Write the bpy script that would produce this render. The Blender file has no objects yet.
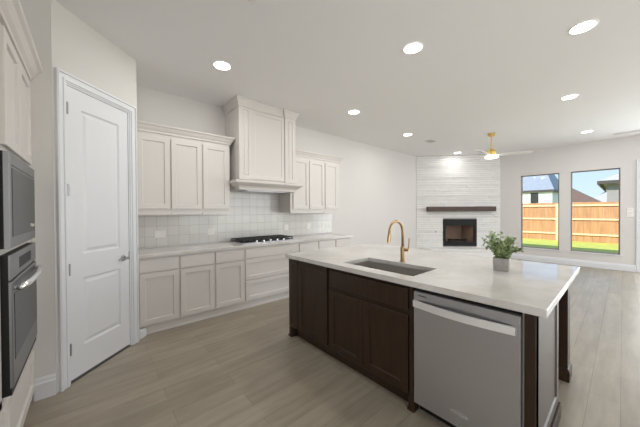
import bpy, bmesh, math, random
from mathutils import Vector, Matrix
random.seed(7)
R = math.radians
S = bpy.context.scene
COL = S.collection

# ------------------------------------------------------------------ camera
YAW, PITCH, ROLL, CAM_H, F_PX = R(48.994), R(-.551), R(-.316), 1.395, 263.67
fw = Vector((math.cos(YAW)*math.cos(PITCH), math.sin(YAW)*math.cos(PITCH), math.sin(PITCH)))
rt = Vector((math.sin(YAW), -math.cos(YAW), 0)); up = rt.cross(fw)
rt2 = rt*math.cos(ROLL) + up*math.sin(ROLL); up2 = up*math.cos(ROLL) - rt*math.sin(ROLL)
cd = bpy.data.cameras.new('camera'); cam = bpy.data.objects.new('camera', cd); COL.objects.link(cam)
cd.sensor_fit = 'HORIZONTAL'; cd.sensor_width = 36; cd.lens = F_PX/640*36; cd.clip_start = .02; cd.clip_end = 300
M3 = Matrix((rt2, up2, -fw)).transposed()
cam.matrix_world = Matrix.Translation((0, 0, CAM_H)) @ M3.to_4x4()
S.camera = cam

# ------------------------------------------------------------------ world, sun, added fill lamps, exposure
w = bpy.data.worlds.new('sky'); S.world = w; w.use_nodes = True
nt = w.node_tree; nt.nodes.clear()
tc = nt.nodes.new('ShaderNodeTexCoord'); sp = nt.nodes.new('ShaderNodeSeparateXYZ'); rp = nt.nodes.new('ShaderNodeValToRGB')
bg = nt.nodes.new('ShaderNodeBackground'); wo = nt.nodes.new('ShaderNodeOutputWorld')
nt.links.new(tc.outputs['Generated'], sp.inputs[0]); nt.links.new(sp.outputs['Z'], rp.inputs[0])
nt.links.new(rp.outputs[0], bg.inputs[0]); nt.links.new(bg.outputs[0], wo.inputs[0])
e = rp.color_ramp.elements
e[0].position = 0.0; e[0].color = (.66, .80, .95, 1); e[1].position = .35; e[1].color = (.30, .54, .93, 1)
bg.inputs[1].default_value = 1.15
SKY_E, SUN_E, FILL_S, FILL_E, CAN_W, EXPO = 1.25, 6.2, 140, 85, 8.2, 0.07
bg.inputs[1].default_value = SKY_E
FILL_W, XWEST = 70, -.93
def light(name, kind, loc, energy, color=(1, 1, 1), direction=(0, 0, -1), size=1, size_y=None, parent=None):
    d = bpy.data.lights.new(name, kind); d.energy = energy; d.color = color
    o = bpy.data.objects.new(name, d); COL.objects.link(o); o.location = loc
    o.rotation_euler = Vector(direction).to_track_quat('-Z', 'Y').to_euler()
    if kind == 'AREA':
        d.size = size
        if size_y: d.shape = 'RECTANGLE'; d.size_y = size_y
        else: d.shape = 'DISK'
    if parent: o.parent = parent
    return o
sun = light('sun', 'SUN', (5, 5, 12), SUN_E, (1, .95, .86), (.70, -.25, -.66)); sun.data.angle = R(.6)
light('fill_south', 'AREA', (5.9, -4.93, 1.35), FILL_S, (1, .99, .975), (0, 1, 0), 5.4, 2.2)  # area lamp added at an unseen south opening to even out the room
light('fill_west', 'AREA', (XWEST, -2.65, 1.45), FILL_W, (1, .98, .965), (1, 0, 0), 2.6, 1.9)  # added fill from behind the camera onto the island front
light('fill_patio_door', 'AREA', (9.08, -1.47, 1.22), FILL_E, (.92, .97, 1.0), (-1, 0, 0), 2.3, 2.3)  # area lamp added inside the patio opening to brighten the room
S.view_settings.view_transform = 'Standard'; S.view_settings.look = 'None'
S.view_settings.gamma = 1; S.view_settings.use_curve_mapping = False; S.view_settings.exposure = EXPO
cy = S.cycles
cy.use_denoising = True; cy.denoiser = 'OPENIMAGEDENOISE'; cy.max_bounces = 10; cy.diffuse_bounces = 6; cy.glossy_bounces = 5
cy.transparent_max_bounces = 12; cy.sample_clamp_indirect = 6; cy.caustics_reflective = False; cy.caustics_refractive = False

# ------------------------------------------------------------------ materials
def mat(name, color, rough=.5, metal=0, coat=0, spec=.5, bump=0, bump_scale=60, var=0, var_scale=6, stretch=(1, 1, 1), emit=None, emit_s=0):
    m = bpy.data.materials.new(name); m.use_nodes = True; n = m.node_tree.nodes; l = m.node_tree.links
    b = n['Principled BSDF']; b.inputs['Base Color'].default_value = (*color, 1); b.inputs['Roughness'].default_value = rough
    b.inputs['Metallic'].default_value = metal; b.inputs['Coat Weight'].default_value = coat; b.inputs['Coat Roughness'].default_value = .15
    b.inputs['Specular IOR Level'].default_value = spec
    t = n.new('ShaderNodeTexCoord'); mp = n.new('ShaderNodeMapping'); mp.inputs['Scale'].default_value = stretch
    l.new(t.outputs['Object'], mp.inputs[0])
    ns = n.new('ShaderNodeTexNoise'); ns.inputs['Scale'].default_value = var_scale; ns.inputs['Detail'].default_value = 5
    l.new(mp.outputs[0], ns.inputs[0])
    mx = n.new('ShaderNodeMix'); mx.data_type = 'RGBA'
    mx.inputs[6].default_value = (*[c*(1-var) for c in color], 1); mx.inputs[7].default_value = (*[min(1, c*(1+var)) for c in color], 1)
    l.new(ns.outputs['Fac'], mx.inputs[0]); l.new(mx.outputs[2], b.inputs['Base Color'])
    if bump:
        n2 = n.new('ShaderNodeTexNoise'); n2.inputs['Scale'].default_value = bump_scale; l.new(mp.outputs[0], n2.inputs[0])
        bp = n.new('ShaderNodeBump'); bp.inputs['Strength'].default_value = bump; bp.inputs['Distance'].default_value = .01
        l.new(n2.outputs['Fac'], bp.inputs['Height']); l.new(bp.outputs[0], b.inputs['Normal'])
    if emit: b.inputs['Emission Color'].default_value = (*emit, 1); b.inputs['Emission Strength'].default_value = emit_s
    return m
MT = {}
MT['wall'] = mat('wall_paint', (.69, .672, .655), .75, bump=.06, bump_scale=90, var=.01)
MT['ceil'] = mat('ceiling_paint', (.865, .86, .865), .85, bump=.08, bump_scale=70, var=.01)
MT['cab'] = mat('greige_cabinet_paint', (.665, .636, .610), .38, var=.012)
MT['trim'] = mat('bright_white_trim_paint', (.75, .765, .80), .35, var=.01)
MT['walnut'] = mat('dark_walnut_stain', (.034, .0175, .0095), .36, spec=.38, var=.7, var_scale=5, stretch=(7, 7, .7))
MT['steel'] = mat('brushed_stainless', (.56, .57, .61), .32, metal=.92, var=.05, var_scale=30, stretch=(1, 1, 30))
MT['walnut_panel'] = mat('walnut_lacquered_panel', (.036, .022, .016), .42, spec=.6, coat=1, var=.5, var_scale=5, stretch=(7, 7, .7))
MT['walnut_panel'].node_tree.nodes['Principled BSDF'].inputs['Coat Roughness'].default_value = .42
MT['handle_steel'] = mat('bright_handle_steel', (.86, .86, .86), .3, metal=.45, var=.02)
MT['oven_steel'] = mat('dark_brushed_steel', (.27, .27, .275), .42, metal=.85, var=.05, var_scale=30, stretch=(1, 1, 30))
MT['bright_steel'] = mat('polished_steel', (.92, .92, .92), .24, metal=1, var=.02)
MT['sink_steel'] = mat('sink_steel', (.52, .50, .475), .34, metal=.85, var=.06, var_scale=12)
MT['chrome'] = mat('satin_nickel', (.42, .42, .42), .35, metal=1, var=.02)
MT['brass'] = mat('brushed_gold', (.47, .325, .175), .3, metal=1, var=.06, var_scale=20)
MT['fan_brass'] = mat('polished_brass', (.74, .52, .16), .34, metal=1, var=.04)
MT['louver'] = mat('grey_louver', (.40, .39, .38), .6)
MT['black'] = mat('black_enamel', (.010, .010, .011), .45, spec=.25, var=.1)
MT['iron'] = mat('cast_iron', (.02, .02, .02), .55, bump=.3, bump_scale=200, var=.2)
MT['oven_glass'] = mat('dark_oven_glass', (.045, .045, .046), .3, spec=.25, var=.03)
MT['dark_metal'] = mat('dark_grey_metal', (.012, .0125, .013), .5, spec=.2, var=.05)
MT['plate'] = mat('white_plastic_plate', (.80, .79, .77), .35, var=.01)
MT['slot'] = mat('dark_slot', (.08, .08, .08), .5)
MT['white_blade'] = mat('white_blade', (.82, .81, .79), .4, var=.01)
MT['mantel'] = mat('weathered_dark_timber', (.085, .060, .048), .7, bump=.5, bump_scale=14, var=.45, var_scale=5, stretch=(1, 1, 8))
MT['stone'] = mat('whitewashed_stone', (.82, .815, .80), .8, bump=.4, bump_scale=45, var=.06, var_scale=9)
MT['grout'] = mat('stone_joint', (.42, .41, .39), .9, var=.05)
MT['firebrick'] = mat('firebrick', (.22, .15, .11), .9, bump=.3, bump_scale=50, var=.25, var_scale=12)
MT['concrete'] = mat('grey_concrete', (.33, .32, .30), .7, bump=.4, bump_scale=90, var=.3, var_scale=45)
MT['stem'] = mat('plant_stem', (.16, .13, .06), .6, var=.2)
MT['soil'] = mat('moss', (.06, .07, .03), .9, bump=.5, var=.4, var_scale=60)
MT['leaf'] = mat('eucalyptus_leaf', (.30, .39, .19), .5, var=.55, var_scale=22)
MT['frame'] = mat('bronze_window_frame', (.27, .255, .24), .45, var=.03)
MT['fence'] = mat('cedar_boards', (.52, .265, .13), .8, var=.5, var_scale=5, stretch=(1, 3, .25), bump=.2)
MT['rail'] = mat('cedar_rail', (.85, .58, .36), .75, var=.12, var_scale=4)
MT['siding_white'] = mat('white_siding', (.85, .85, .86), .7, var=.02)
MT['siding_grey'] = mat('grey_siding', (.30, .28, .29), .7, var=.05)
MT['roof_blue'] = mat('blue_grey_shingle', (.27, .30, .35), .9, bump=.4, bump_scale=8, var=.25, var_scale=5)
MT['roof_brown'] = mat('brown_shingle', (.16, .10, .075), .9, bump=.4, bump_scale=8, var=.25, var_scale=5)
MT['roof_grey'] = mat('grey_shingle', (.42, .41, .41), .9, bump=.4, bump_scale=8, var=.2, var_scale=5)
MT['fascia'] = mat('dark_fascia', (.07, .06, .055), .6, var=.1)
MT['grass'] = mat('lawn_grass', (.46, .50, .10), .9, bump=.15, bump_scale=60, var=.3, var_scale=3)
MT['fan_lens'] = mat('fan_lit_lens', (.9, .9, .88), .4, emit=(1, .96, .90), emit_s=2.5)
MT['lamp'] = mat('lit_lens', (.9, .9, .88), .4, emit=(1, .97, .92), emit_s=9)
MT['text'] = mat('logo_silver', (.75, .75, .75), .3, metal=.6)
MT['text_dark'] = mat('logo_dark', (.05, .05, .05), .5)

def nodes_of(name, rough):
    m = bpy.data.materials.new(name); m.use_nodes = True
    b = m.node_tree.nodes['Principled BSDF']; b.inputs['Roughness'].default_value = rough
    return m, m.node_tree.nodes, m.node_tree.links, b
def brick_mat(name, rough, c1, c2, mortar, bw, rh, off, msize, swizzle, loc, grain=None, bump=.4):
    m, n, l, b = nodes_of(name, rough)
    t = n.new('ShaderNodeTexCoord'); sx = n.new('ShaderNodeSeparateXYZ'); cx = n.new('ShaderNodeCombineXYZ')
    l.new(t.outputs['Object'], sx.inputs[0])
    l.new(sx.outputs[swizzle[0]], cx.inputs[0]); l.new(sx.outputs[swizzle[1]], cx.inputs[1])
    mp = n.new('ShaderNodeMapping'); mp.inputs['Location'].default_value = loc; l.new(cx.outputs[0], mp.inputs[0])
    br = n.new('ShaderNodeTexBrick'); l.new(mp.outputs[0], br.inputs[0])
    br.offset = off; br.squash = 1; br.inputs['Scale'].default_value = 1
    br.inputs['Color1'].default_value = (*c1, 1); br.inputs['Color2'].default_value = (*c2, 1); br.inputs['Mortar'].default_value = (*mortar, 1)
    br.inputs['Mortar Size'].default_value = msize; br.inputs['Mortar Smooth'].default_value = .2
    br.inputs['Brick Width'].default_value = bw; br.inputs['Row Height'].default_value = rh
    col = br.outputs['Color']
    if grain:
        mg = n.new('ShaderNodeMapping'); mg.inputs['Scale'].default_value = grain; l.new(t.outputs['Object'], mg.inputs[0])
        ns = n.new('ShaderNodeTexNoise'); ns.inputs['Scale'].default_value = 1; ns.inputs['Detail'].default_value = 6; ns.inputs['Roughness'].default_value = .62
        l.new(mg.outputs[0], ns.inputs[0])
        rm = n.new('ShaderNodeValToRGB'); rm.color_ramp.elements[0].position = .3; rm.color_ramp.elements[0].color = (.74, .73, .71, 1)
        rm.color_ramp.elements[1].position = .7; rm.color_ramp.elements[1].color = (1.0, 1.0, 1.0, 1)
        l.new(ns.outputs['Fac'], rm.inputs[0])
        mx = n.new('ShaderNodeMix'); mx.data_type = 'RGBA'; mx.blend_type = 'MULTIPLY'; mx.inputs[0].default_value = 1
        l.new(col, mx.inputs[6]); l.new(rm.outputs[0], mx.inputs[7]); col = mx.outputs[2]
    l.new(col, b.inputs['Base Color'])
    iv = n.new('ShaderNodeMath'); iv.operation = 'SUBTRACT'; iv.inputs[0].default_value = 1; l.new(br.outputs['Fac'], iv.inputs[1])
    h = iv.outputs[0]
    if not grain:
        n2 = n.new('ShaderNodeTexNoise'); n2.inputs['Scale'].default_value = 14; l.new(t.outputs['Object'], n2.inputs[0])
        ad = n.new('ShaderNodeMath'); ad.operation = 'MULTIPLY_ADD'; ad.inputs[1].default_value = .55; l.new(n2.outputs['Fac'], ad.inputs[0]); l.new(h, ad.inputs[2]); h = ad.outputs[0]
    bp = n.new('ShaderNodeBump'); bp.inputs['Strength'].default_value = bump; bp.inputs['Distance'].default_value = .004
    l.new(h, bp.inputs['Height']); l.new(bp.outputs[0], b.inputs['Normal'])
    return m
MT['floor'] = brick_mat('oak_plank_floor', .36, (.40, .352, .277), (.335, .296, .231), (.25, .218, .172), 1.22, .158, .37, .0018, ('X', 'Y'), (.35, -.008, 0), grain=(2.0, 14, 1))
MT['tile'] = brick_mat('glazed_square_tile', .16, (.70, .69, .67), (.66, .65, .63), (.53, .515, .495), .135, .135, 0, .003, ('X', 'Z'), (.012, .015, 0), bump=.5)

def marble(name):
    m, n, l, b = nodes_of(name, .09)
    t = n.new('ShaderNodeTexCoord')
    n1 = n.new('ShaderNodeTexNoise'); n1.inputs['Scale'].default_value = 1.3; n1.inputs['Detail'].default_value = 7; n1.inputs['Distortion'].default_value = 1.6
    l.new(t.outputs['Object'], n1.inputs[0])
    r1 = n.new('ShaderNodeValToRGB'); el = r1.color_ramp.elements
    el[0].position = .47; el[0].color = (0, 0, 0, 1); el[1].position = .53; el[1].color = (0, 0, 0, 1)
    k = el.new(.5); k.color = (1, 1, 1, 1)
    l.new(n1.outputs['Fac'], r1.inputs[0])
    n2 = n.new('ShaderNodeTexNoise'); n2.inputs['Scale'].default_value = 3; n2.inputs['Detail'].default_value = 4; l.new(t.outputs['Object'], n2.inputs[0])
    r2 = n.new('ShaderNodeValToRGB'); r2.color_ramp.elements[0].position = .35; r2.color_ramp.elements[0].color = (.58, .56, .53, 1)
    r2.color_ramp.elements[1].position = .62; r2.color_ramp.elements[1].color = (.67, .655, .635, 1); l.new(n2.outputs['Fac'], r2.inputs[0])
    f = n.new('ShaderNodeMath'); f.operation = 'MULTIPLY'; f.inputs[1].default_value = .4; l.new(r1.outputs[0], f.inputs[0])
    mx = n.new('ShaderNodeMix'); mx.data_type = 'RGBA'; mx.inputs[7].default_value = (.55, .49, .42, 1)
    l.new(f.outputs[0], mx.inputs[0]); l.new(r2.outputs[0], mx.inputs[6]); l.new(mx.outputs[2], b.inputs['Base Color'])
    return m
MT['marble'] = marble('white_veined_quartz')

def glass(name):
    m = bpy.data.materials.new(name); m.use_nodes = True; n = m.node_tree.nodes; l = m.node_tree.links; n.clear()
    o = n.new('ShaderNodeOutputMaterial'); tr = n.new('ShaderNodeBsdfTransparent'); tr.inputs[0].default_value = (.97, .98, .98, 1)
    g = n.new('ShaderNodeBsdfGlossy'); g.inputs['Roughness'].default_value = .01
    fr = n.new('ShaderNodeFresnel'); fr.inputs[0].default_value = 1.3; mx = n.new('ShaderNodeMixShader')
    l.new(fr.outputs[0], mx.inputs[0]); l.new(tr.outputs[0], mx.inputs[1]); l.new(g.outputs[0], mx.inputs[2]); l.new(mx.outputs[0], o.inputs[0])
    return m
MT['glass'] = glass('window_glass')

# ------------------------------------------------------------------ geometry helpers
def frame(o, u, n):
    """local (a,b,c) -> o + a*u + b*z + c*n"""
    u = Vector(u); n = Vector(n); z = Vector((0, 0, 1))
    m = Matrix.Identity(4)
    for i in range(3):
        m[i][0] = u[i]; m[i][1] = z[i]; m[i][2] = n[i]; m[i][3] = o[i]
    return m
ID = Matrix.Identity(4)
class MB:
    def __init__(s, M=ID): s.bm = bmesh.new(); s.M = M
    def v(s, p): return s.bm.verts.new(s.M @ Vector(p))
    def face(s, vs):
        try: return s.bm.faces.new(vs)
        except ValueError: return None
    def box(s, a0, a1, b0, b1, c0, c1):
        p = [s.v((a, b, c)) for a in (a0, a1) for b in (b0, b1) for c in (c0, c1)]
        for f in ((0, 1, 3, 2), (4, 6, 7, 5), (0, 4, 5, 1), (2, 3, 7, 6), (0, 2, 6, 4), (1, 5, 7, 3)): s.face([p[i] for i in f])
        return s
    def rings(s, a0, a1, b0, b1, prof, cap=True, back=True):
        """rectangular rings: prof = [(inset, c)...] from back edge to the middle"""
        L = []
        for i, c in prof: L.append([s.v(q) for q in ((a0+i, b0+i, c), (a1-i, b0+i, c), (a1-i, b1-i, c), (a0+i, b1-i, c))])
        for r, q in zip(L, L[1:]):
            for k in range(4): s.face((r[k], r[(k+1) % 4], q[(k+1) % 4], q[k]))
        if cap: s.face(L[-1])
        if back: s.face(L[0][::-1])
        return s
    def shaker(s, a0, a1, b0, b1, t=.02, st=.056, rec=.012, c0=0):
        return s.rings(a0, a1, b0, b1, [(0, c0), (0, c0+t-.002), (.002, c0+t), (st, c0+t), (st+.005, c0+t-rec)])
    def slab(s, a0, a1, b0, b1, t=.02, c0=0): return s.rings(a0, a1, b0, b1, [(0, c0), (0, c0+t-.003), (.003, c0+t)])
    def prism(s, poly, z0, z1):
        lo = [s.v((*p, z0)) for p in poly]; hi = [s.v((*p, z1)) for p in poly]
        for i in range(len(poly)): j = (i+1) % len(poly); s.face((lo[i], lo[j], hi[j], hi[i]))
        s.face(hi); s.face(lo[::-1]); return s
    def sweep(s, path, prof, closed=False):
        """profile [(out, z)] swept along a plan polyline [(x,y)], out = to the right of travel"""
        n = len(path); L = []
        P = [Vector(p) for p in path]
        for i in range(n):
            d = []
            if i > 0: d.append((P[i]-P[i-1]).normalized())
            if i < n-1: d.append((P[i+1]-P[i]).normalized())
            nn = [Vector((q.y, -q.x)) for q in d]
            o = nn[0] if len(nn) == 1 else (nn[0]+nn[1])/(1+nn[0].dot(nn[1]))
            L.append([s.v((P[i].x+o.x*a, P[i].y+o.y*a, z)) for a, z in prof])
        for r, q in zip(L, L[1:]):
            for k in range(len(prof)): m = (k+1) % len(prof); s.face((r[k], r[m], q[m], q[k]))
        s.face(L[0]); s.face(L[-1][::-1]); return s
    def tube(s, pts, r, n=12, cap=True):
        P = [Vector(p) for p in pts]; L = []; rr = r if isinstance(r, (list, tuple)) else [r]*len(P)
        ref = None
        for i, p in enumerate(P):
            t = (P[min(i+1, len(P)-1)]-P[max(i-1, 0)]).normalized()
            if ref is None: ref = Vector((0, 0, 1)) if abs(t.z) < .9 else Vector((1, 0, 0))
            x = (ref - t*ref.dot(t)).normalized(); ref = x; y = t.cross(x)
            L.append([s.v(p + (x*math.cos(2*math.pi*k/n)+y*math.sin(2*math.pi*k/n))*rr[i]) for k in range(n)])
        for a, b in zip(L, L[1:]):
            for k in range(n): s.face((a[k], a[(k+1) % n], b[(k+1) % n], b[k]))
        if cap: s.face(L[0][::-1]); s.face(L[-1])
        return s
    def lathe(s, c, prof, n=32):
        L = [[s.v((c[0]+r*math.cos(2*math.pi*k/n), c[1]+r*math.sin(2*math.pi*k/n), c[2]+z)) for k in range(n)] for r, z in prof]
        for a, b in zip(L, L[1:]):
            for k in range(n): s.face((a[k], a[(k+1) % n], b[(k+1) % n], b[k]))
        s.face(L[0][::-1]); s.face(L[-1]); return s
    def build(s, name, m, parent=None, bevel=0, smooth=False, seg=2):
        bmesh.ops.recalc_face_normals(s.bm, faces=s.bm.faces)
        me = bpy.data.meshes.new(name); s.bm.to_mesh(me); s.bm.free(); me.materials.append(MT[m])
        o = bpy.data.objects.new(name, me); COL.objects.link(o)
        if smooth:
            for f in me.polygons: f.use_smooth = True
        if bevel:
            b = o.modifiers.new('bevel', 'BEVEL'); b.width = bevel; b.segments = seg; b.limit_method = 'ANGLE'; b.angle_limit = R(40)
        if parent:
            o.parent = parent; o.matrix_parent_inverse = Matrix.Translation(-Vector(parent['_base'])) if '_base' in parent else ID
        return o
def thing(name, label, cat, base, group=None):
    o = bpy.data.objects.new(name, None); COL.objects.link(o); o.empty_display_size = .1
    o.location = base; o['_base'] = list(base); return tag(o, label, cat, group)
def tag(o, label, cat, group=None):
    o['label'] = label; o['category'] = cat
    if group: o['group'] = group
    return o
def struct(o): o['kind'] = 'structure'; return o
def text(name, body, M, size, m, parent, ext=.0006):
    c = bpy.data.curves.new(name, 'FONT'); c.body = body; c.size = size; c.extrude = ext; c.align_x = 'CENTER'; c.align_y = 'CENTER'
    tmp = bpy.data.objects.new('lettering', c); COL.objects.link(tmp); bpy.context.view_layer.update()
    me = bpy.data.meshes.new_from_object(tmp.evaluated_get(bpy.context.evaluated_depsgraph_get()))
    bpy.data.objects.remove(tmp); me.materials.clear(); me.materials.append(MT[m])
    o = bpy.data.objects.new(name, me); COL.objects.link(o)
    o.parent = parent; o.matrix_parent_inverse = Matrix.Translation(-Vector(parent['_base'])); o.matrix_basis = M
    return o

# ------------------------------------------------------------------ room shell
H = 3.03; YW = 4.12; XE = 9.12; XW = -.95; YS = -5.0; T = .14
PL = Vector((-.213, 2.86)); PR = Vector((.388, 3.455))          # pantry wall corners
FL = Vector((7.45, 4.12)); FR = Vector((XE, 2.385))             # fireplace wall corners
floor = struct(MB().box(XW-.3, XE+T, YS-.3, YW+T, -.12, 0).build('floor', 'floor'))
ceil = struct(MB().box(XW-.3, XE+T, YS-.3, YW+T, H, H+.12).build('ceiling', 'ceil'))
struct(MB().box(.388, XE+T, YW, YW+T, 0, H).build('wall_back', 'wall'))
# pantry wall, 45 degrees, with a door opening; local a runs left -> right along the wall, c out to the room
PLEN = (PR-PL).length; pu = (PR-PL).normalized(); PF = frame((PL.x, PL.y, 0), (pu.x, pu.y, 0), (pu.y, -pu.x, 0))
D0, D1, DH = .095, .735, 2.432
wp = MB(PF); wp.box(0, D0, 0, H, -.11, 0); wp.box(D1, PLEN, 0, H, -.11, 0); wp.box(D0, D1, DH, H, -.11, 0)
struct(wp.build('wall_pantry', 'wall'))
struct(MB().box(XW, -.215, 2.862, 2.96, 0, H).build('wall_left_stub', 'wall'))
struct(MB().box(.29, .387, 3.46, YW, 0, H).build('wall_pantry_side', 'wall'))
m = MB(); m.box(XW-.12, XW, -1.3, 2.96, 0, H); m.box(XW-.12, XW, YS, -4.0, 0, H); m.box(XW-.12, XW, -4.0, -1.3, 0, .45); m.box(XW-.12, XW, -4.0, -1.3, 2.45, H)  # the unseen opening is made up for the west fill lamp
struct(m.build('wall_left', 'wall'))
# east wall with two windows and the patio door
W1, W2, W3, W4, WB, WT = 1.89, 1.085, .872, .045, .352, 2.345
we = MB(frame((XE, 0, 0), (0, 1, 0), (-1, 0, 0)))
we.box(YS, -2.65, 0, H, -T, 0); we.box(-2.65, -.27, 2.42, H, -T, 0); we.box(-.27, W4, 0, H, -T, 0)
we.box(W4, W3, 0, WB, -T, 0); we.box(W4, W3, WT, H, -T, 0); we.box(W3, W2, 0, H, -T, 0)
we.box(W2, W1, 0, WB, -T, 0); we.box(W2, W1, WT, H, -T, 0); we.box(W1, YW, 0, H, -T, 0)
struct(we.build('wall_right', 'wall'))
ws = MB(); ws.box(XW, 3.1, YS-T, YS, 0, H); ws.box(8.7, XE, YS-T, YS, 0, H); ws.box(3.1, 8.7, YS-T, YS, 2.5, H); ws.box(3.1, 8.7, YS-T, YS, 0, .2)  # unseen opening added to go with the south fill lamp
struct(ws.build('wall_south', 'wall'))
struct(MB().box(XW-.6, XE+.5, YS-.6, YW+.6, H+.14, H+.24).build('roof', 'roof_brown'))
for i, (y0, y1) in enumerate(((W2, W1), (W4, W3))):
    F = frame((XE, 0, 0), (0, 1, 0), (-1, 0, 0))
    m = MB(F); t_ = .024
    m.box(y0, y1, WB, WB+t_, -.10, -.05); m.box(y0, y1, WT-t_, WT, -.10, -.05); m.box(y0, y0+t_, WB, WT, -.10, -.05); m.box(y1-t_, y1, WB, WT, -.10, -.05)
    wn = struct(m.build('window_%d' % (i+1), 'frame', bevel=.003))
    wn['label'] = ['fixed picture window with dark frame nearer the fireplace', 'fixed picture window with dark frame nearer the patio door'][i]
    MB(F).box(y0+.02, y1-.02, WB+.02, WT-.02, -.078, -.072).build('pane', 'glass', wn)
    MB(F).rings(y0-.03, y1+.03, WB-.022, WB-.001, [(0, -.05), (0, .022), (.004, .026)]).build('window_sill', 'trim', wn)
# patio door at the right edge
F = frame((XE, 0, 0), (0, 1, 0), (-1, 0, 0))
m = MB(F); m.box(-.27, -.19, 0, 2.50, 0, .022); m.box(-2.73, -2.65, 0, 2.50, 0, .022); m.box(-2.65, -.27, 2.42, 2.50, 0, .022)
m.box(-.285, -.27, 0, 2.42, -T, .022)
d2 = struct(m.build('door_2', 'trim', bevel=.006)); d2['label'] = 'white cased patio door at the right edge'
m = MB(F)
for a0, a1 in ((-1.46, -.30), (-2.64, -1.46)):
    m.box(a0, a0+.09, .02, 2.41, -.09, -.045); m.box(a1-.09, a1, .02, 2.41, -.09, -.045); m.box(a0, a1, .02, .16, -.09, -.045); m.box(a0, a1, 2.30, 2.41, -.09, -.045)
m.build('door_sash', 'trim', d2, bevel=.004)
MB(F).box(-2.6, -.34, .1, 2.35, -.07, -.064).build('pane', 'glass', d2)

# baseboards
def base_prof(h=.135, t=.016): return [(0, 0), (t, 0), (t, h*.72), (t*.7, h*.80), (t*.7, h*.9), (t*.3, h), (0, h)]
struct(MB().sweep([(XE, -.19), (XE, 2.36)][::-1], base_prof(.15, .018)).build('baseboard_right', 'trim'))
struct(MB().sweep([(3.90, YW), (7.40, YW)], base_prof()).build('baseboard_back', 'trim'))
struct(MB().sweep([(-.330, 2.861), (-.214, 2.861)], base_prof(.16, .016)).build('baseboard_left', 'trim'))

# pantry door: casing, slab with two moulded panels, hinges, lever
m = MB(PF)
cas = [(0, .0), (0, .022), (.010, .028), (.016, .028), (.019, .017), (.048, .015), (.051, .022), (.064, .022), (.067, .012), (.078, .010), (.078, .0)]
def casing(mb, a0, a1, top, wdt=.078):
    outer = lambda i: [(a0-wdt+i, 0), (a0-wdt+i, top+wdt-i), (a1+wdt-i, top+wdt-i), (a1+wdt-i, 0)]
    L = [[mb.v((a, b, c)) for a, b in outer(i)] for i, c in cas]
    for r, q in zip(L, L[1:]):
        for k in range(3): mb.face((r[k], r[k+1], q[k+1], q[k]))
    for k in (0, 3): mb.face([r[k] for r in L])
casing(m, D0, D1, DH)
m.box(D0-.001, D0+.012, 0, DH, -.11, .002); m.box(D1-.012, D1+.001, 0, DH, -.11, .002); m.box(D0, D1, DH-.012, DH+.001, -.11, .002)
d1 = struct(m.build('door_1', 'trim')); d1['label'] = 'tall white two panel pantry door in the angled wall'
a0, a1, b0, b1, c0, c1 = D0+.015, D1-.015, .022, DH-.015, -.042, -.006
m = MB(PF); pa0, pa1 = .232, .612; pz = ((.265, .835), (1.04, 2.26))
m.box(a0, pa0, b0, b1, c0, c1); m.box(pa1, a1, b0, b1, c0, c1); m.box(pa0, pa1, b0, pz[0][0], c0, c1); m.box(pa0, pa1, pz[0][1], pz[1][0], c0, c1); m.box(pa0, pa1, pz[1][1], b1, c0, c1)
slab_o = m.build('door_slab', 'trim', d1)
for q in pz:
    MB(PF).rings(pa0, pa1, q[0], q[1], [(0, c1), (.010, c1-.012), (.022, c1-.013), (.045, c1-.003)], back=False).build('panel', 'trim', slab_o)
for z in (.28, .93, 1.575, 2.235):
    mm = MB(PF); mm.box(D0+.004, D0+.026, z-.045, z+.045, -.02, .0); mm.tube([(D0+.013, z-.048, .004), (D0+.013, z+.048, .004)], .006, 8)
    mm.build('hinge', 'chrome', d1)
hx = .645; m = MB(PF)
m.tube([(hx, .93, -.006), (hx, .93, .004)], .027, 20); m.tube([(hx, .93, .0), (hx, .93, .045)], .010, 12)
m.tube([(hx+.005, .93, .045), (hx-.045, .931, .048), (hx-.105, .926, .046)], [.010, .0085, .006], 10)
hd = m.build('door_handle', 'chrome', d1, smooth=True)
MB(PF).box(D1-.017, D1-.003, .90, .985, -.012, .0015).build('strike_plate', 'chrome', d1)
MB(PF).box(D0, D1, .0, .006, -.09, -.0).build('threshold', 'fascia', d1)

# ------------------------------------------------------------------ oven tower
OX = -.335; OF = frame((OX, 0, 0), (0, 1, 0), (1, 0, 0)); Y0, Y1 = 1.90, 2.859
tw = thing('oven_cabinet', 'tall greige cabinet housing the microwave and wall oven at left edge', 'cabinet', (-.63, 2.38, 0))
m = MB(OF)
m.box(Y0, Y1, .10, .488, -.6, 0); m.box(Y0, 1.98, .445, 2.36, -.6, 0); m.box(2.755, Y1, .445, 2.36, -.6, 0)
m.box(1.98, 2.755, 1.185, 1.215, -.6, 0); m.box(1.98, 2.755, 1.70, 2.36, -.6, 0); m.box(1.98, 2.755, .445, 1.7, -.6, -.56)
m.build('body', 'cab', tw, bevel=.002)
MB(OF).box(Y0, Y1, 0, .10, -.6, -.06).build('toe_kick', 'cab', tw)
for a0, a1 in ((2.02, 2.395), (2.405, 2.78)):
    MB(OF).shaker(a0, a1, 1.735, 2.325).build('door', 'cab', tw)
MB(OF).shaker(2.0, 2.76, .13, .415).build('drawer', 'cab', tw)
crown = [(0, 0), (.014, 0), (.016, .022), (.030, .040), (.046, .072), (.060, .084), (.064, .10), (0, .10)]
def crown_at(z, k=1.0): return [(a*k, z+b) for a, b in crown]
MB().sweep([(OX, Y0), (OX, Y1)], crown_at(2.362, 1.2)).build('crown', 'cab', tw)
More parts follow.
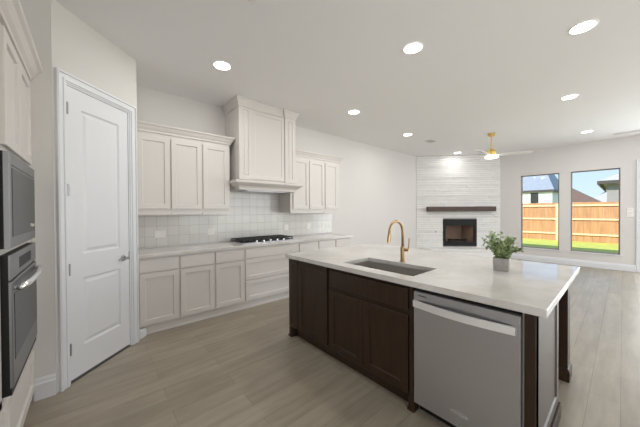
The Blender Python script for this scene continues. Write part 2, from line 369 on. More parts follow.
def appliance_fronts():
    mw = thing('microwave', 'stainless built in microwave above the wall oven', 'microwave', (-.55, 2.38, 1.2155))
    A0, A1, B0, B1 = 1.983, 2.752, 1.217, 1.698
    MB(OF).box(A0, A1, B0, B1, -.45, .014).build('housing', 'black', mw)
    m = MB(OF); m.rings(A0, A1, B0, B1, [(0, .014), (0, .032), (.003, .035)]); m.build('face_frame', 'oven_steel', mw)
    MB(OF).rings(A0+.05, A1-.02, B0+.055, B1-.075, [(0, .035), (0, .036), (.002, .037)]).build('door', 'oven_glass', mw)
    MB(OF).box(A0+.04, A1-.05, B1-.066, B1-.058, .030, .0356).build('vent_slot', 'slot', mw)
    text('logo', 'Whirlpool', OF @ Matrix.Translation((A1-.14, B0+.095, .0378)), .035, 'plate', mw)
    ov = thing('wall_oven', 'stainless wall oven with bar handle below the microwave', 'oven', (-.55, 2.38, .4895))
    B0, B1 = .490, 1.183
    MB(OF).box(A0, A1, B0, B1, -.55, .026).build('housing', 'black', ov)
    MB(OF).rings(A0, A1, 1.06, B1, [(0, .026), (0, .032), (.003, .035)]).build('control_panel', 'oven_steel', ov)
    MB(OF).box(A0+.2, A1-.2, 1.09, 1.15, .034, .0356).build('display', 'black', ov)
    dr = MB(OF).rings(A0, A1, B0+.035, 1.05, [(0, .026), (0, .034), (.004, .038)]).build('door', 'oven_steel', ov)
    MB(OF).rings(A0+.04, A1-.03, B0+.16, .985, [(0, .038), (0, .0395), (.002, .0402)]).build('window', 'oven_glass', dr)
    h = MB(OF); h.tube([(A0+.03, 1.015, .062), (A0+.15, 1.015, .074), ((A0+A1)/2, 1.015, .080), (A1-.19, 1.015, .072), (A1-.075, 1.015, .060)], .016, 12)
    h.tube([(A0+.045, 1.015, .036), (A0+.045, 1.015, .064)], .012, 10); h.tube([(A1-.085, 1.015, .036), (A1-.085, 1.015, .062)], .012, 10)
    h.build('handle', 'bright_steel', ov, smooth=True)
    MB(OF).box(A0, A1, B0, B0+.03, .026, .032).build('vent_trim', 'black', ov)
appliance_fronts()

# ------------------------------------------------------------------ cooktop wall: base cabinets
CF = 3.53; BF = frame((0, CF, 0), (1, 0, 0), (0, -1, 0))
base_specs = [
    (.3895, .803, 'door', 'leftmost white base cabinet, one drawer over one door beside the pantry'),
    (.804, 1.224, 'door', 'white base cabinet second from the pantry door, drawer over door'),
    (1.225, 1.640, 'door', 'white base cabinet directly left of the drawers under the cooktop'),
    (1.641, 2.594, 'bank', 'wide white three drawer base cabinet under the gas cooktop'),
    (2.595, 3.020, 'door', 'white base cabinet just right of the cooktop drawers'),
    (3.021, 3.440, 'door', 'white base cabinet second from the right end of the counter'),
    (3.441, 3.860, 'door', 'white base cabinet at the far right end of the counter')]
for a0, a1, kind, lab in base_specs:
    t = thing('base_cabinet', lab, 'cabinet', ((a0+a1)/2, CF+.3, 0), 'white base cabinets along the cooktop wall')
    MB(BF).box(a0, a1, .10, .879, -(YW-CF)+.002, 0).build('body', 'cab', t)
    MB(BF).box(a0, a1, 0, .10, -(YW-CF)+.002, -.03).build('toe_kick', 'cab', t)
    g = .009
    if kind == 'door':
        MB(BF).slab(a0+g, a1-g, .712, .856).build('drawer', 'cab', t)
        MB(BF).shaker(a0+g, a1-g, .118, .698).build('door', 'cab', t)
    else:
        MB(BF).slab(a0+g, a1-g, .722, .856).build('drawer', 'cab', t)
        MB(BF).shaker(a0+g, a1-g, .414, .708).build('drawer', 'cab', t)
        MB(BF).shaker(a0+g, a1-g, .118, .400).build('drawer', 'cab', t)
m = MB(); m.prism([(.389, 3.456), (.402, 3.456), (.462, 3.528), (.462, 3.558), (.389, 3.558)], 0, .09)
struct(m.build('trim_1', 'trim', bevel=.004))
struct(MB().sweep([(.462, 3.559), (3.86, 3.559)], [(0, 0), (.012, 0), (.012, .012), (.008, .02), (0, .022)]).build('trim_2', 'cab'))
ct = MB(); ct.box(.389, 3.905, CF-.036, YW-.001, .8795, .918)
tag(ct.build('countertop', 'marble', bevel=.004), 'long pale stone countertop running along the cooktop wall', 'countertop')
bs = MB(); bs.box(.389, 3.93, YW-.009, YW-.0005, .9185, 1.384); bs.box(1.56, 2.60, YW-.009, YW-.0005, 1.384, 1.72)
struct(bs.build('wall_tile_backsplash', 'tile'))
# quarter of the wall plates
PLF = frame((0, YW-.009, 0), (1, 0, 0), (0, -1, 0))
for x0, x1, z0, z1, n, lab in ((.637, .770, 1.045, 1.145, 2, 'white double wall plate on the backsplash nearest the pantry door'),
        (1.318, 1.425, 1.038, 1.138, 1, 'white outlet plate on the backsplash left of the cooktop'),
        (2.69, 2.785, 1.038, 1.145, 1, 'white outlet plate on the backsplash right beside the cooktop'),
        (3.21, 3.31, 1.038, 1.148, 1, 'white outlet plate on the backsplash in the middle right of the cooktop'),
        (3.62, 3.77, 1.03, 1.15, 2, 'white double wall plate at the right end of the backsplash')):
    t = thing('wall_plate', lab, 'outlet', ((x0+x1)/2, YW-.009, z0), 'outlets and switches on the backsplash')
    MB(PLF).rings(x0, x1, z0, z1, [(0, .0002), (0, .004), (.004, .007)]).build('plate', 'plate', t)
    for k in range(n):
        xc = x0+(x1-x0)*(k+.5)/n; m = MB(PLF); m.rings(xc-.017, xc+.017, z0+.02, z1-.02, [(0, .007), (0, .009)]); r_ = m.build('socket', 'plate', t)

# gas cooktop
ck = thing('gas_cooktop', 'black gas cooktop with iron grates and steel knobs on the wall counter', 'cooktop', (2.12, 3.83, .9185))
X0, X1, Ya, Yb, Z = 1.655, 2.600, 3.585, 4.085, .9185
MB().box(X0, X1, Ya, Yb, Z, Z+.012).build('tray', 'steel', ck, bevel=.004)
MB().box(X0+.012, X1-.012, Ya+.075, Yb-.012, Z+.012, Z+.016).build('burner_pan', 'black', ck)
for k in range(3):
    g0, g1 = X0+.018+k*.304, X0+.018+k*.304+.298; m = MB(); zz = Z+.040
    for y in (Ya+.085, Yb-.03): m.box(g0, g1, y, y+.014, zz, zz+.014)
    for x in (g0, g1-.014): m.box(x, x+.014, Ya+.085, Yb-.016, zz, zz+.014)
    for q in (.33, .67): m.box(g0+(g1-g0)*q-.006, g0+(g1-g0)*q+.006, Ya+.085, Yb-.02, zz, zz+.014)
    for q in (.25, .5, .75): yy = Ya+.085+(Yb-Ya-.1)*q; m.box(g0, g1, yy-.006, yy+.006, zz, zz+.014)
    for x in (g0+.002, g1-.014):
        for y in (Ya+.09, Yb-.03): m.box(x, x+.012, y, y+.012, Z+.016, zz)
    m.build('grate', 'iron', ck, bevel=.002)
for x, y, r in ((1.80, 3.75, .04), (1.80, 3.98, .035), (2.12, 3.86, .055), (2.44, 3.75, .035), (2.44, 3.98, .04)):
    MB().lathe((x, y, Z+.016), [(r, 0), (r, .008), (r*.8, .010), (r*.8, .018), (r*.7, .021)], 20).build('burner', 'iron', ck)
for k in range(5):
    x = 1.88+k*.12; MB().lathe((x, Ya+.035, Z+.012), [(.021, 0), (.021, .004), (.017, .006), (.015, .026), (.012, .028)], 18).build('knob', 'bright_steel', ck, smooth=False)

# ------------------------------------------------------------------ upper cabinets and hood
UF = frame((0, 3.768, 0), (1, 0, 0), (0, -1, 0))
up_specs = [(.3895, .766, .412, .757, 'white upper cabinet nearest the pantry door'),
            (.767, 1.149, .776, 1.140, 'middle white upper cabinet left of the range hood'),
            (1.150, 1.535, 1.159, 1.508, 'white upper cabinet touching the left side of the hood'),
            (2.6005, 3.005, 2.650, 2.993, 'white upper cabinet partly behind the right side of the hood'),
            (3.006, 3.389, 3.017, 3.376, 'middle white upper cabinet right of the range hood'),
            (3.390, 3.790, 3.402, 3.740, 'white upper cabinet at the far right end of the cooktop wall')]
for a0, a1, x0, x1, lab in up_specs:
    t = thing('upper_cabinet', lab, 'cabinet', ((a0+a1)/2, 3.94, 1.385), 'white upper cabinets on the cooktop wall')
    MB(UF).box(a0, a1, 1.385, 2.36, -(YW-3.768)+.0005, 0).build('body', 'cab', t)
    MB(UF).shaker(x0, x1, 1.432, 2.315).build('door', 'cab', t)
    MB(UF).box(a0+.002, a1-.002, 1.36, 1.385, -.022, 0).build('light_rail', 'cab', t)
MB_ = MB().sweep([(.3895, 3.768), (1.535, 3.768), (1.535, 4.10)], crown_at(2.361)); struct(MB_.build('trim_3', 'cab'))
MB_ = MB().sweep([(2.625, 3.768), (3.790, 3.768), (3.790, 4.119)], crown_at(2.361)); struct(MB_.build('trim_4', 'cab'))
hd = thing('range_hood', 'tall white panelled range hood reaching the ceiling above the cooktop', 'range hood', (2.1, 3.86, 1.70))
hx0, hx1, hy = 1.612, 2.598, 3.635
HF = frame((0, hy, 0), (1, 0, 0), (0, -1, 0))
MB(HF).box(hx0, hx1, 1.84, H-.001, -(YW-hy)+.011, 0).build('chimney_box', 'cab', hd)
for x0, x1 in ((hx0, hx0+.205), (hx1-.205, hx1)):
    p = MB(HF).rings(x0, x1, 1.86, H-.10, [(0, 0), (0, .030), (.058, .030), (.064, .020), (.075, .020), (.081, .028)]).build('pilaster', 'cab', hd)
MB(HF).shaker(hx0+.21, hx1-.21, 1.875, 2.90, .018, .05, .008).build('centre_panel', 'cab', hd)
hc = [(0, 0), (.012, 0), (.014, .025), (.024, .045), (.040, .08), (.049, .092), (.053, .118), (0, .118)]
HY = hy-.030
MB().sweep([(hx0, YW-.02), (hx0, HY), (hx0+.205, HY), (hx0+.205, hy), (hx1-.205, hy), (hx1-.205, HY), (hx1, HY), (hx1, YW-.02)], [(a, H-.1205+b) for a, b in hc]).build('crown', 'cab', hd)
mp_ = [(0, 1.715), (.012, 1.715), (.012, 1.74), (.028, 1.765), (.062, 1.785), (.085, 1.805), (.095, 1.81), (.095, 1.838), (.03, 1.852), (0, 1.852)]
MB().sweep([(hx0, 3.744), (hx0, HY), (hx1, HY), (hx1, 3.744)], mp_).build('mantle_moulding', 'cab', hd)
MB().box(hx0+.002, hx1-.002, HY+.002, YW-.012, 1.71, 1.85).build('hood_liner', 'cab', hd)
m = MB(); m.box(hx0+.16, hx1-.16, HY+.08, YW-.1, 1.702, 1.71); m.build('hood_insert', 'steel', hd)

# ------------------------------------------------------------------ island
IX = 1.685; IF = frame((IX, 0, 0), (0, -1, 0), (-1, 0, 0))      # a = -y, c toward camera side
IXB = 2.36
ef = frame((0, .300, 0), (1, 0, 0), (0, -1, 0))
def bracket(a0, a1, par):
    m = MB(IF); m.box(a0, a1, .0, .105, -.05, .018); m.box(a0-.006, a1+.006, 0, .022, -.05, .026); return m.build('bracket_foot', 'walnut', par, bevel=.004)
# seating side: back panel, post legs and apron
isl = thing('island_seating_frame', 'dark walnut back and post legs holding up the island countertop overhang', 'island frame', (2.6, 1.36, 0))
MB().box(IXB-.022, IXB, .300, 2.452, 0, .877).build('back_panel', 'walnut', isl, bevel=.002)
for y0, y1 in ((.29, .43), (2.28, 2.42)):
    p = MB(); p.rings(2.90, 3.04, y0, y1, [(0, 0), (0, .877)]); o = p.build('leg', 'walnut', isl, bevel=.004)
    q = MB(); q.rings(2.888, 3.052, y0-.012, y1+.012, [(0, 0), (0, .085), (.008, .10), (.012, .104)]); q.build('leg_base', 'walnut', o)
for q in ((IXB+.001, 2.899, .335, .385), (IXB+.001, 2.899, 2.32, 2.37), (2.945, 2.995, .431, 2.279)): MB().box(*q, .79, .877).build('apron', 'walnut', isl)
# near end panel
ep = thing('island_end_panel', 'framed walnut end panel of the island beside the dishwasher', 'panel', (2.0, .3, 0))
MB().box(IX-.02, IXB-.023, .3005, .328, .0, .877).build('panel', 'walnut_panel', ep, bevel=.002)
MB(ef).shaker(IX-.019, IXB, .10, .876, .018, .062, .009, c0=.0005).build('panel_frame', 'walnut_panel', ep)
MB(ef).rings(IX+.0, IXB+.012, 0, .098, [(0, .0005), (0, .028), (.006, .032)]).build('base_moulding', 'walnut', ep)
MB(IF).box(-.3295, -.2815, 0, .877, -.04, .022).build('corner_post', 'walnut', ep, bevel=.002)
# cabinets
t = thing('island_cabinet', 'narrow dark walnut island cabinet with one tall door left of the sink cabinet', 'cabinet', (2.0, 2.04, 0))
MB().box(IX, IXB-.023, 2.395, 2.452, .0, .877).build('end_panel', 'walnut', t, bevel=.003)
MB(IF).box(-2.39, -1.812, .101, .877, -.5, 0).build('body', 'walnut', t)
MB(IF).box(-2.39, -1.812, 0, .10, -.6, -.045).build('toe_kick', 'walnut', t)
MB(IF).rings(-2.452, -2.292, .115, .872, [(0, -.0), (0, .018), (.002, .02), (.045, .02), (.05, .012)]).build('side_stile', 'walnut', t)
MB(IF).shaker(-2.28, -1.826, .125, .862).build('door', 'walnut', t)
bracket(-2.455, -2.405, t)
t = thing('sink_cabinet', 'dark walnut sink cabinet with false drawer over two doors', 'cabinet', (2.0, 1.39, 0))
m = MB(IF); m.box(-1.811, -1.793, .101, .877, -.64, 0); m.box(-.991, -.973, .101, .877, -.64, 0); m.box(-1.793, -.991, .101, .12, -.64, 0); m.box(-1.793, -.991, .12, .877, -.01, 0)
m.build('body', 'walnut', t)
MB(IF).box(-1.811, -.973, 0, .10, -.6, -.045).build('toe_kick', 'walnut', t)
MB(IF).slab(-1.796, -.989, .702, .850).build('drawer', 'walnut', t)
MB(IF).shaker(-1.797, -1.394, .114, .662).build('door', 'walnut', t); MB(IF).shaker(-1.389, -.988, .114, .662).build('door', 'walnut', t)
MB(IF).box(-.972, -.946, .10, .872, -.5, .0215).build('divider_stile', 'walnut', t, bevel=.002)
bracket(-.985, -.944, t)
# dishwasher
dw = thing('dishwasher', 'stainless dishwasher with bowed bar handle in the island', 'dishwasher', (2.0, .635, 0))
MB(IF).box(-.940, -.340, .085, .868, -.55, -.005).build('tub', 'black', dw)
MB(IF).box(-.935, -.345, 0, .085, -.5, -.05).build('toe_panel', 'black', dw)
MB(IF).rings(-.934, -.342, .088, .852, [(0, -.004), (0, .030), (.004, .036)]).build('door', 'steel', dw)
m = MB(IF); zc = .772; N = 14; prof = []
for k in range(N+1):
    f = k/N; a = -.926+(.566)*f; bow = math.sin(math.pi*f); prof.append((a, zc-.0*bow, .058+.030*bow))
h = []
for a, b, c in prof: h.append([m.v((a, b-.021, c)), m.v((a, b+.019, c)), m.v((a, b+.021, c-.014)), m.v((a, b-.021, c-.014))])
for r, q in zip(h, h[1:]):
    for k in range(4): m.face((r[k], r[(k+1) % 4], q[(k+1) % 4], q[k]))
m.face(h[0]); m.face(h[-1][::-1])
m.box(-.926, -.900, zc-.018, zc+.018, .034, .050); m.box(-.386, -.360, zc-.018, zc+.018, .034, .050)
m.build('handle', 'handle_steel', dw)
MB(IF).box(-.898, -.842, .823, .829, .0355, .0365).build('vent_mark', 'text_dark', dw)
text('logo', 'Whirlpool', IF @ Matrix.Translation((-.640, .172, .0365)), .024, 'text', dw)
m = MB(IF); pts = [(-.64+.046*math.cos(q), .175+.014*math.sin(q), .0368) for q in [R(20+k*10) for k in range(0, 15)]]
m.tube(pts, .0007, 6); m.build('logo_swoosh', 'text', dw)
m = MB(IF); m.box(-.3385, -.3315, .02, .872, -.35, .008); m.build('gasket_strip', 'plate', dw)

# island countertop with sink cut-out
cx0, cx1, cy0, cy1, cz0, cz1 = 1.632, 3.07, .235, 2.476, .878, .918
sx0, sx1, sy0, sy1 = 1.755, 2.142, 1.00, 1.715
m = MB()
def rect(x0, x1, y0, y1, z): return [m.v(p) for p in ((x0, y0, z), (x1, y0, z), (x1, y1, z), (x0, y1, z))]
ot, ob = rect(cx0, cx1, cy0, cy1, cz1), rect(cx0, cx1, cy0, cy1, cz0)
it, ib = rect(sx0, sx1, sy0, sy1, cz1), rect(sx0, sx1, sy0, sy1, cz0)
for k in range(4):
    j = (k+1) % 4
    m.face((ot[k], ot[j], it[j], it[k])); m.face((ob[j], ob[k], ib[k], ib[j])); m.face((ob[k], ob[j], ot[j], ot[k])); m.face((it[k], it[j], ib[j], ib[k]))
o = m.build('island_countertop', 'marble', bevel=.005, seg=3)
tag(o, 'pale veined stone island countertop with a sink cut out', 'countertop')
# sink
sk = thing('sink', 'stainless undermount sink set into the island countertop', 'sink', (1.95, 1.36, .65))
m = MB(); r0 = .004; zt = .8775
L = []
for i, z in ((-.02, zt), (.004, zt), (.004, zt-.02), (.012, .69), (.03, .672)):
    L.append([m.v(p) for p in ((sx0+i, sy0+i, z), (sx1-i, sy0+i, z), (sx1-i, sy1-i, z), (sx0+i, sy1-i, z))])
for r, q in zip(L, L[1:]):
    for k in range(4): m.face((r[k], r[(k+1) % 4], q[(k+1) % 4], q[k]))
m.face(L[-1])
m.build('basin', 'sink_steel', sk)
MB().lathe((2.02, 1.36, .6725), [(.045, 0), (.045, .002), (.03, .003), (.028, .001)], 24).build('drain', 'chrome', sk)
# faucet
fx, fy, fz = 2.185, 1.344, .918
fa = thing('faucet', 'brushed gold gooseneck faucet standing behind the sink', 'faucet', (fx, fy, fz))
MB().lathe((fx, fy, fz), [(.027, 0), (.027, .006), (.022, .010), (.0215, .13), (.017, .145)], 24).build('base', 'brass', fa, smooth=False)
rad = .105; pts = [(fx, fy, fz+.14), (fx, fy, fz+.27)]
for k in range(1, 15): a = math.pi*k/15*1.06; pts.append((fx-rad+rad*math.cos(a), fy, fz+.275+rad*math.sin(a)))
MB().tube(pts, .0125, 14).build('spout', 'brass', fa, smooth=True)
p1 = Vector(pts[-1]); p0 = Vector(pts[-2]); dd = (p1-p0).normalized()
MB().tube([p1-dd*.005, p1+dd*.02, p1+dd*.085], [.0135, .0165, .0165], 14).build('spray_head', 'brass', fa, smooth=False)
m = MB(); m.tube([(fx, fy-.01, fz+.115), (fx, fy-.062, fz+.115)], .0145, 14); m.tube([(fx, fy-.058, fz+.118), (fx, fy-.064, fz+.18), (fx, fy-.066, fz+.225)], [.006, .0055, .005], 10)
m.build('handle', 'brass', fa, smooth=False)

# plant
pxc, pyc = 2.452, .632
pt = thing('potted_plant', 'leafy green plant in a square grey pot on the island', 'potted plant', (pxc, pyc, .918))
PM = Matrix.Translation((pxc, pyc, .918)) @ Matrix.Rotation(R(9), 4, 'Z')
m = MB(PM); s_ = .052
m.rings(-s_, s_, -s_, s_, [(.003, 0), (0, .10), (.006, .10), (.008, .085)])
m.build('pot', 'concrete', pt)
MB(PM).box(-.041, .041, -.041, .041, .06, .088).build('soil', 'soil', pt)
st = MB(); lf = MB(); rnd = random.Random(11)
ex, ey = Vector((rt.x, rt.y, 0)), Vector((fw.x, fw.y, 0)).normalized()
for k in range(42):
    a = rnd.uniform(0, 2*math.pi); sp = rnd.uniform(.15, 1)**.7
    tip = Vector((pxc, pyc, 1.0)) - ex*.018 + ex*math.cos(a)*sp*.165 + ey*math.sin(a)*sp*.12 + Vector((0, 0, rnd.uniform(.09, .205)*(1-.5*sp**2)+.015))
    b = Vector((pxc+rnd.uniform(-.02, .02), pyc+rnd.uniform(-.02, .02), 1.0)); mid = (b+tip)/2 + Vector((0, 0, .03))
    P = [b*(1-f)**2 + mid*2*f*(1-f) + tip*f*f for f in [i/7 for i in range(8)]]
    st.tube(P, .0014, 5)
    for i in range(1, 8):
        for s2 in range(4):
            d = Vector((rnd.uniform(-1, 1), rnd.uniform(-1, 1), rnd.uniform(-.4, .9))).normalized()
            L_ = rnd.uniform(.018, .032); wd = L_*.36; c = P[i] + d*.002
            sd = d.cross(Vector((rnd.uniform(-1, 1), rnd.uniform(-1, 1), 1))).normalized(); nn = sd.cross(d)
            v = [lf.v(q) for q in (c, c+d*L_*.35+sd*wd+nn*.002, c+d*L_*.75+sd*wd*.8, c+d*L_, c+d*L_*.75-sd*wd*.8, c+d*L_*.35-sd*wd+nn*.002)]
            lf.face(v)
st.build('stem', 'stem', pt)
o = lf.build('foliage', 'leaf', pt)

# ------------------------------------------------------------------ ceiling fixtures
cans = [(1.127, 2.954, 'recessed ceiling light nearest the upper cabinets left of the hood'),
        (2.465, 1.394, 'large recessed ceiling light in the middle above the island'),
        (3.345, .243, 'largest recessed ceiling light near the top right corner'),
        (3.306, 2.93, 'recessed ceiling light just right of the range hood'),
        (5.17, 3.05, 'recessed ceiling light between the cooktop wall and the ceiling vent'),
        (5.264, .518, 'recessed ceiling light second from the top right corner'),
        (7.869, .505, 'recessed ceiling light close to the window wall at right'),
        (7.895, 3.10, 'small recessed ceiling light in front of the stone chimney wall')]
for x, y, lab in cans:
    t = thing('recessed_light', lab, 'ceiling light', (x, y, H-.0005), 'recessed ceiling lights')
    m = MB(); N = 36; rr = [(.100, 0), (.100, -.004), (.094, -.007), (.086, -.005), (.086, -.001)]
    L = [[m.v((x+r*math.cos(2*math.pi*k/N), y+r*math.sin(2*math.pi*k/N), H-.0006+z)) for k in range(N)] for r, z in rr]
    for a, b in zip(L, L[1:]):
        for k in range(N): m.face((a[k], a[(k+1) % N], b[(k+1) % N], b[k]))
    m.build('trim_ring', 'white_blade', t)
    MB().lathe((x, y, H-.0035), [(.0865, 0), (.0865, .002)], 36).build('lens', 'lamp', t)
    light('recessed_lamp', 'AREA', (x, y, H-.012), CAN_W*(.45 if y > 3 and x > 7 else 1), (1, .975, .945), (0, 0, -1), .14)
def vent(x0, x1, y0, y1, lab, n, along_y=True):
    t = thing('ceiling_vent', lab, 'vent', ((x0+x1)/2, (y0+y1)/2, H-.0005), 'air vents in the ceiling')
    MB().rings(x0, x1, y0, y1, [(0, H-.0006), (.004, H-.007), (.022, H-.007), (.024, H-.003)]).build('frame', 'white_blade', t)
    m = MB()
    for k in range(n):
        f = (k+.5)/n
        if along_y: xx = x0+.03+(x1-x0-.06)*f; m.box(xx-.006, xx+.006, y0+.03, y1-.03, H-.006, H-.0032)
        else: yy = y0+.03+(y1-y0-.06)*f; m.box(x0+.03, x1-.03, yy-.006, yy+.006, H-.006, H-.0032)
    m.build('louver', 'louver', t)
vent(5.92, 6.22, 2.88, 3.10, 'small ceiling vent between the stone chimney wall and island', 6)
vent(8.50, 8.72, -.55, .17, 'long linear ceiling vent at the right edge by the windows', 3)
vent(.70, .985, 1.66, 1.93, 'ceiling vent cut off by the top edge of the picture', 6)

# ceiling fan
cxf, cyf = 6.48, 1.853
fn = thing('ceiling_fan', 'gold ceiling fan with white blades and lit globe', 'ceiling fan', (cxf, cyf, H))
MB().lathe((cxf, cyf, H-.06), [(.050, 0), (.066, .012), (.068, .059)], 28).build('canopy', 'fan_brass', fn)
MB().tube([(cxf, cyf, H-.05), (cxf, cyf, 2.70)], .0125, 12).build('downrod', 'fan_brass', fn)
MB().lathe((cxf, cyf, 2.555), [(.075, 0), (.085, .02), (.085, .09), (.070, .115), (.028, .125), (.024, .16)], 32).build('motor', 'fan_brass', fn)
MB().lathe((cxf, cyf, 2.498), [(.08, 0), (.118, .010), (.124, .026), (.11, .058)], 32).build('light_globe', 'fan_lens', fn)
light('fan_lamp', 'AREA', (cxf, cyf, 2.49), CAN_W*.9, (1, .985, .965), (0, 0, -1), .16)
for k in range(3):
    th = YAW - math.pi/2 - R(22) + k*2*math.pi/3
    BM = Matrix.Translation((cxf, cyf, 2.568)) @ Matrix.Rotation(th, 4, 'Z') @ Matrix.Rotation(R(-12), 4, 'X')
    m = MB(BM); out = [(.10, -.035), (.16, -.055), (.60, -.075), (.70, -.062), (.72, 0), (.70, .055), (.60, .07), (.16, .052), (.10, .03)]
    m.prism(out, -.004, .004); m.build('blade', 'white_blade', fn)

# ------------------------------------------------------------------ fireplace corner
fd = (FR-FL).normalized(); FLEN = (FR-FL).length
FF = frame((FL.x, FL.y, 0), (fd.x, fd.y, 0), (fd.y, -fd.x, 0))     # c out to the room
BX0, BX1, BZ0, BZ1 = .775, 1.74, .325, 1.13                        # firebox opening
m = MB(FF)
m.box(0, BX0, 0, H, -.1, 0); m.box(BX1, FLEN, 0, H, -.1, 0); m.box(BX0, BX1, BZ1, H, -.1, 0); m.box(BX0, BX1, 0, BZ0, -.1, 0)
wall_ch = struct(m.build('wall_chimney', 'grout'))
sb = MB(FF); z = .0; rs = random.Random(3)
while z < H-.01:
    hgt = min(rs.choice((.035, .045, .055, .07)), H-z); a = -rs.uniform(0, .3)
    while a < FLEN:
        ln = rs.uniform(.25, .9); q0, q1 = max(0, a), min(FLEN, a+ln); a += ln
        segs = [(q0, q1)]
        if z < BZ1 and z+hgt > BZ0:
            segs = []
            if q0 < BX0: segs.append((q0, min(q1, BX0)))
            if q1 > BX1: segs.append((max(q0, BX1), q1))
        for s0, s1 in segs:
            if s1-s0 > .02:
                t_ = rs.uniform(.008, .028); sb.rings(s0+.001, s1-.001, z+.0025, z+hgt-.0025, [(0, 0), (.0005, t_-.004), (.004, t_)], back=False)
    z += hgt
sb.build('stone_facing', 'stone', wall_ch)
fp = thing('fireplace', 'black metal fireplace insert with firebrick lining in white stone wall', 'fireplace', tuple((FF @ Vector((1.27, 0, BZ0)))))
m = MB(FF)
m.box(BX0, BX0+.075, BZ0, BZ1, -.03, .03); m.box(BX1-.075, BX1, BZ0, BZ1, -.03, .03); m.box(BX0+.075, BX1-.075, BZ0, BZ0+.10, -.03, .03)
m.build('surround', 'dark_metal', fp, bevel=.003)
MB(FF).box(BX0+.075, BX1-.075, BZ1-.19, BZ1, -.03, .034).build('hood_panel', 'dark_metal', fp, bevel=.003)
m = MB(FF); i0, i1, j0, j1 = BX0+.075, BX1-.075, BZ0+.10, BZ1-.19
f_ = [(i0, -.03), (i1, -.03), (i1-.17, -.42), (i0+.17, -.42)]
L = [[m.v((a, b, c)) for a, c in f_] for b in (j0, j1)]
m.face((L[0][0], L[0][3], L[1][3], L[1][0])); m.face((L[0][3], L[0][2], L[1][2], L[1][3])); m.face((L[0][2], L[0][1], L[1][1], L[1][2])); m.face(L[0]); m.face(L[1])
m.build('firebrick_liner', 'firebrick', fp)
m = MB(FF)
for k in range(7): a = BX0+.25+k*(.49/6); m.box(a-.006, a+.006, j0+.02, j0+.09, -.25, -.10)
m.box(BX0+.22, BX1-.22, j0+.03, j0+.045, -.11, -.095)
for a in (BX0+.26, BX1-.26): m.box(a-.008, a+.008, j0, j0+.03, -.24, -.11)
m.build('log_grate', 'iron', fp)
m = MB(FF); m.box(BX0+.075, BX1-.075, BZ0+.10, BZ0+.118, .0, .034); m.build('lower_louver', 'dark_metal', fp)
tag(MB(FF).box(.295, 2.195, 1.357, 1.497, .027, .20).build('mantel_shelf', 'mantel', bevel=.006), 'dark weathered timber mantel beam on the white stone wall', 'mantel')
hz = .272; m = MB(); q = lambda a, c: tuple((FF @ Vector((a, 0, c)))[:2])
m.prism([q(.075, .036), q(.34, .34), q(2.08, .34), q(2.33, .036)], .0, hz-.05)
hs = m.build('hearth', 'stone'); tag(hs, 'raised white stone hearth below the fireplace', 'hearth')
m = MB(); m.prism([q(.07, .035), q(.33, .36), q(2.09, .36), q(2.34, .035)], hz-.05, hz); m.build('hearth_slab', 'stone', hs, bevel=.004)
t = thing('gas_valve_plate', 'tiny metal gas key plate on stone left of the firebox', 'valve', tuple(FF @ Vector((.56, .72, .024))))
m = MB(FF); m.tube([(.56, .75, .022), (.56, .75, .031)], .028, 16); m.build('plate', 'chrome', t); MB(FF).tube([(.56, .75, .03), (.56, .75, .034)], .012, 12).build('key_hole', 'slot', t)
# switch plate on the window wall
SF = frame((XE, 0, 0), (0, 1, 0), (-1, 0, 0))
t = thing('light_switch', 'white multi gang switch plate beside the patio door', 'light switch', (XE, -.10, 1.21))
MB(SF).rings(-.155, -.045, 1.215, 1.425, [(0, .0005), (0, .004), (.004, .007)]).build('plate', 'plate', t)
for z in (1.25, 1.32, 1.39): MB(SF).rings(-.135, -.065, z-.022, z+.022, [(0, .007), (.002, .011)]).build('toggle', 'plate', t)

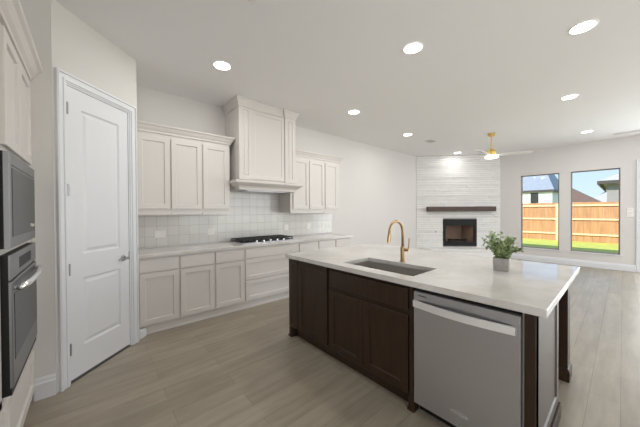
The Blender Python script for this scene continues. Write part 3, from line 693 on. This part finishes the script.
# ------------------------------------------------------------------ outdoors
GZ = .05
m = MB(); m.box(XE+T+.01, 60, -40, 45, GZ-.4, GZ)
struct(m.build('ground_lawn', 'grass'))
fc = thing('garden_fence', 'sunlit cedar board fence across the back yard lawn', 'fence', (15.5, 1.5, GZ))
m = MB(); y = -9.0; rf = random.Random(5)
while y < 12:
    wd = .138; m.box(15.5, 15.52, y, y+wd, GZ, 1.70+rf.uniform(-.008, .008)); y += wd+.004
m.build('boards', 'fence', fc)
for z in (.36, .99, 1.57): MB().box(15.455, 15.499, -9, 12, z-.035, z+.035).build('rail', 'rail', fc)
for y in (-3.1, -.6, 1.9, 4.4): MB().box(15.40, 15.455, y-.045, y+.045, GZ, 1.66).build('post', 'rail', fc)

def hip_house(name, label, x, y0, y1, depth, zw, roof_h, over, wall_m, roof_m, inset=None):
    t = thing(name, label, 'house', (x+depth/2, (y0+y1)/2, GZ))
    MB().box(x, x+depth, y0, y1, GZ, zw).build('wall', wall_m, t)
    m = MB(); X0, X1, A, B = x-over, x+depth+over, y0-over, y1+over
    i = inset or (X1-X0)/2
    lo = [m.v(p) for p in ((X0, A, zw), (X1, A, zw), (X1, B, zw), (X0, B, zw))]
    xm = (X0+X1)/2
    r0, r1 = m.v((xm, A+i, zw+roof_h)), m.v((xm, B-i, zw+roof_h))
    m.face((lo[0], lo[1], r0)); m.face((lo[1], lo[2], r1, r0)); m.face((lo[2], lo[3], r1)); m.face((lo[3], lo[0], r0, r1)); m.face(lo[::-1])
    m.build('roof', roof_m, t)
    m = MB(); m.box(X0-.03, X0+.05, A, B, zw-.16, zw+.02); m.box(X0, X1, A-.03, A+.05, zw-.16, zw+.02); m.box(X0, X1, B-.05, B+.03, zw-.16, zw+.02); m.build('fascia', 'fascia', t)
    return t
hA = hip_house('white_house', 'white sided house with blue grey shingle roof behind the fence', 28, 3.75, 16, 9, 3.0, 3.4, .14, 'siding_white', 'roof_blue', inset=1.6)
m = MB(); m.box(27.96, 27.999, 4.55, 5.18, 1.85, 2.86); wn_ = m.build('window', 'siding_white', hA); MB().box(27.945, 27.965, 4.60, 5.13, 1.9, 2.81).build('pane', 'oven_glass', wn_)
hip_house('brown_roofed_house', 'house with dark brown hip roof seen between the two windows', 40, 1.9, 10, 8, 2.15, 2.1, .4, 'siding_grey', 'roof_brown', inset=2.9)
hip_house('distant_grey_roof_house', 'distant house with pale grey roof beside the brown roof', 52, -2.5, 4, 9, 2.2, 2.3, .4, 'siding_white', 'roof_grey', inset=4)
hip_house('grey_house', 'grey sided house with dark eaves behind the fence at right', 22, -9, .61, 9, 2.98, 2.6, .34, 'siding_grey', 'roof_grey', inset=4.5)
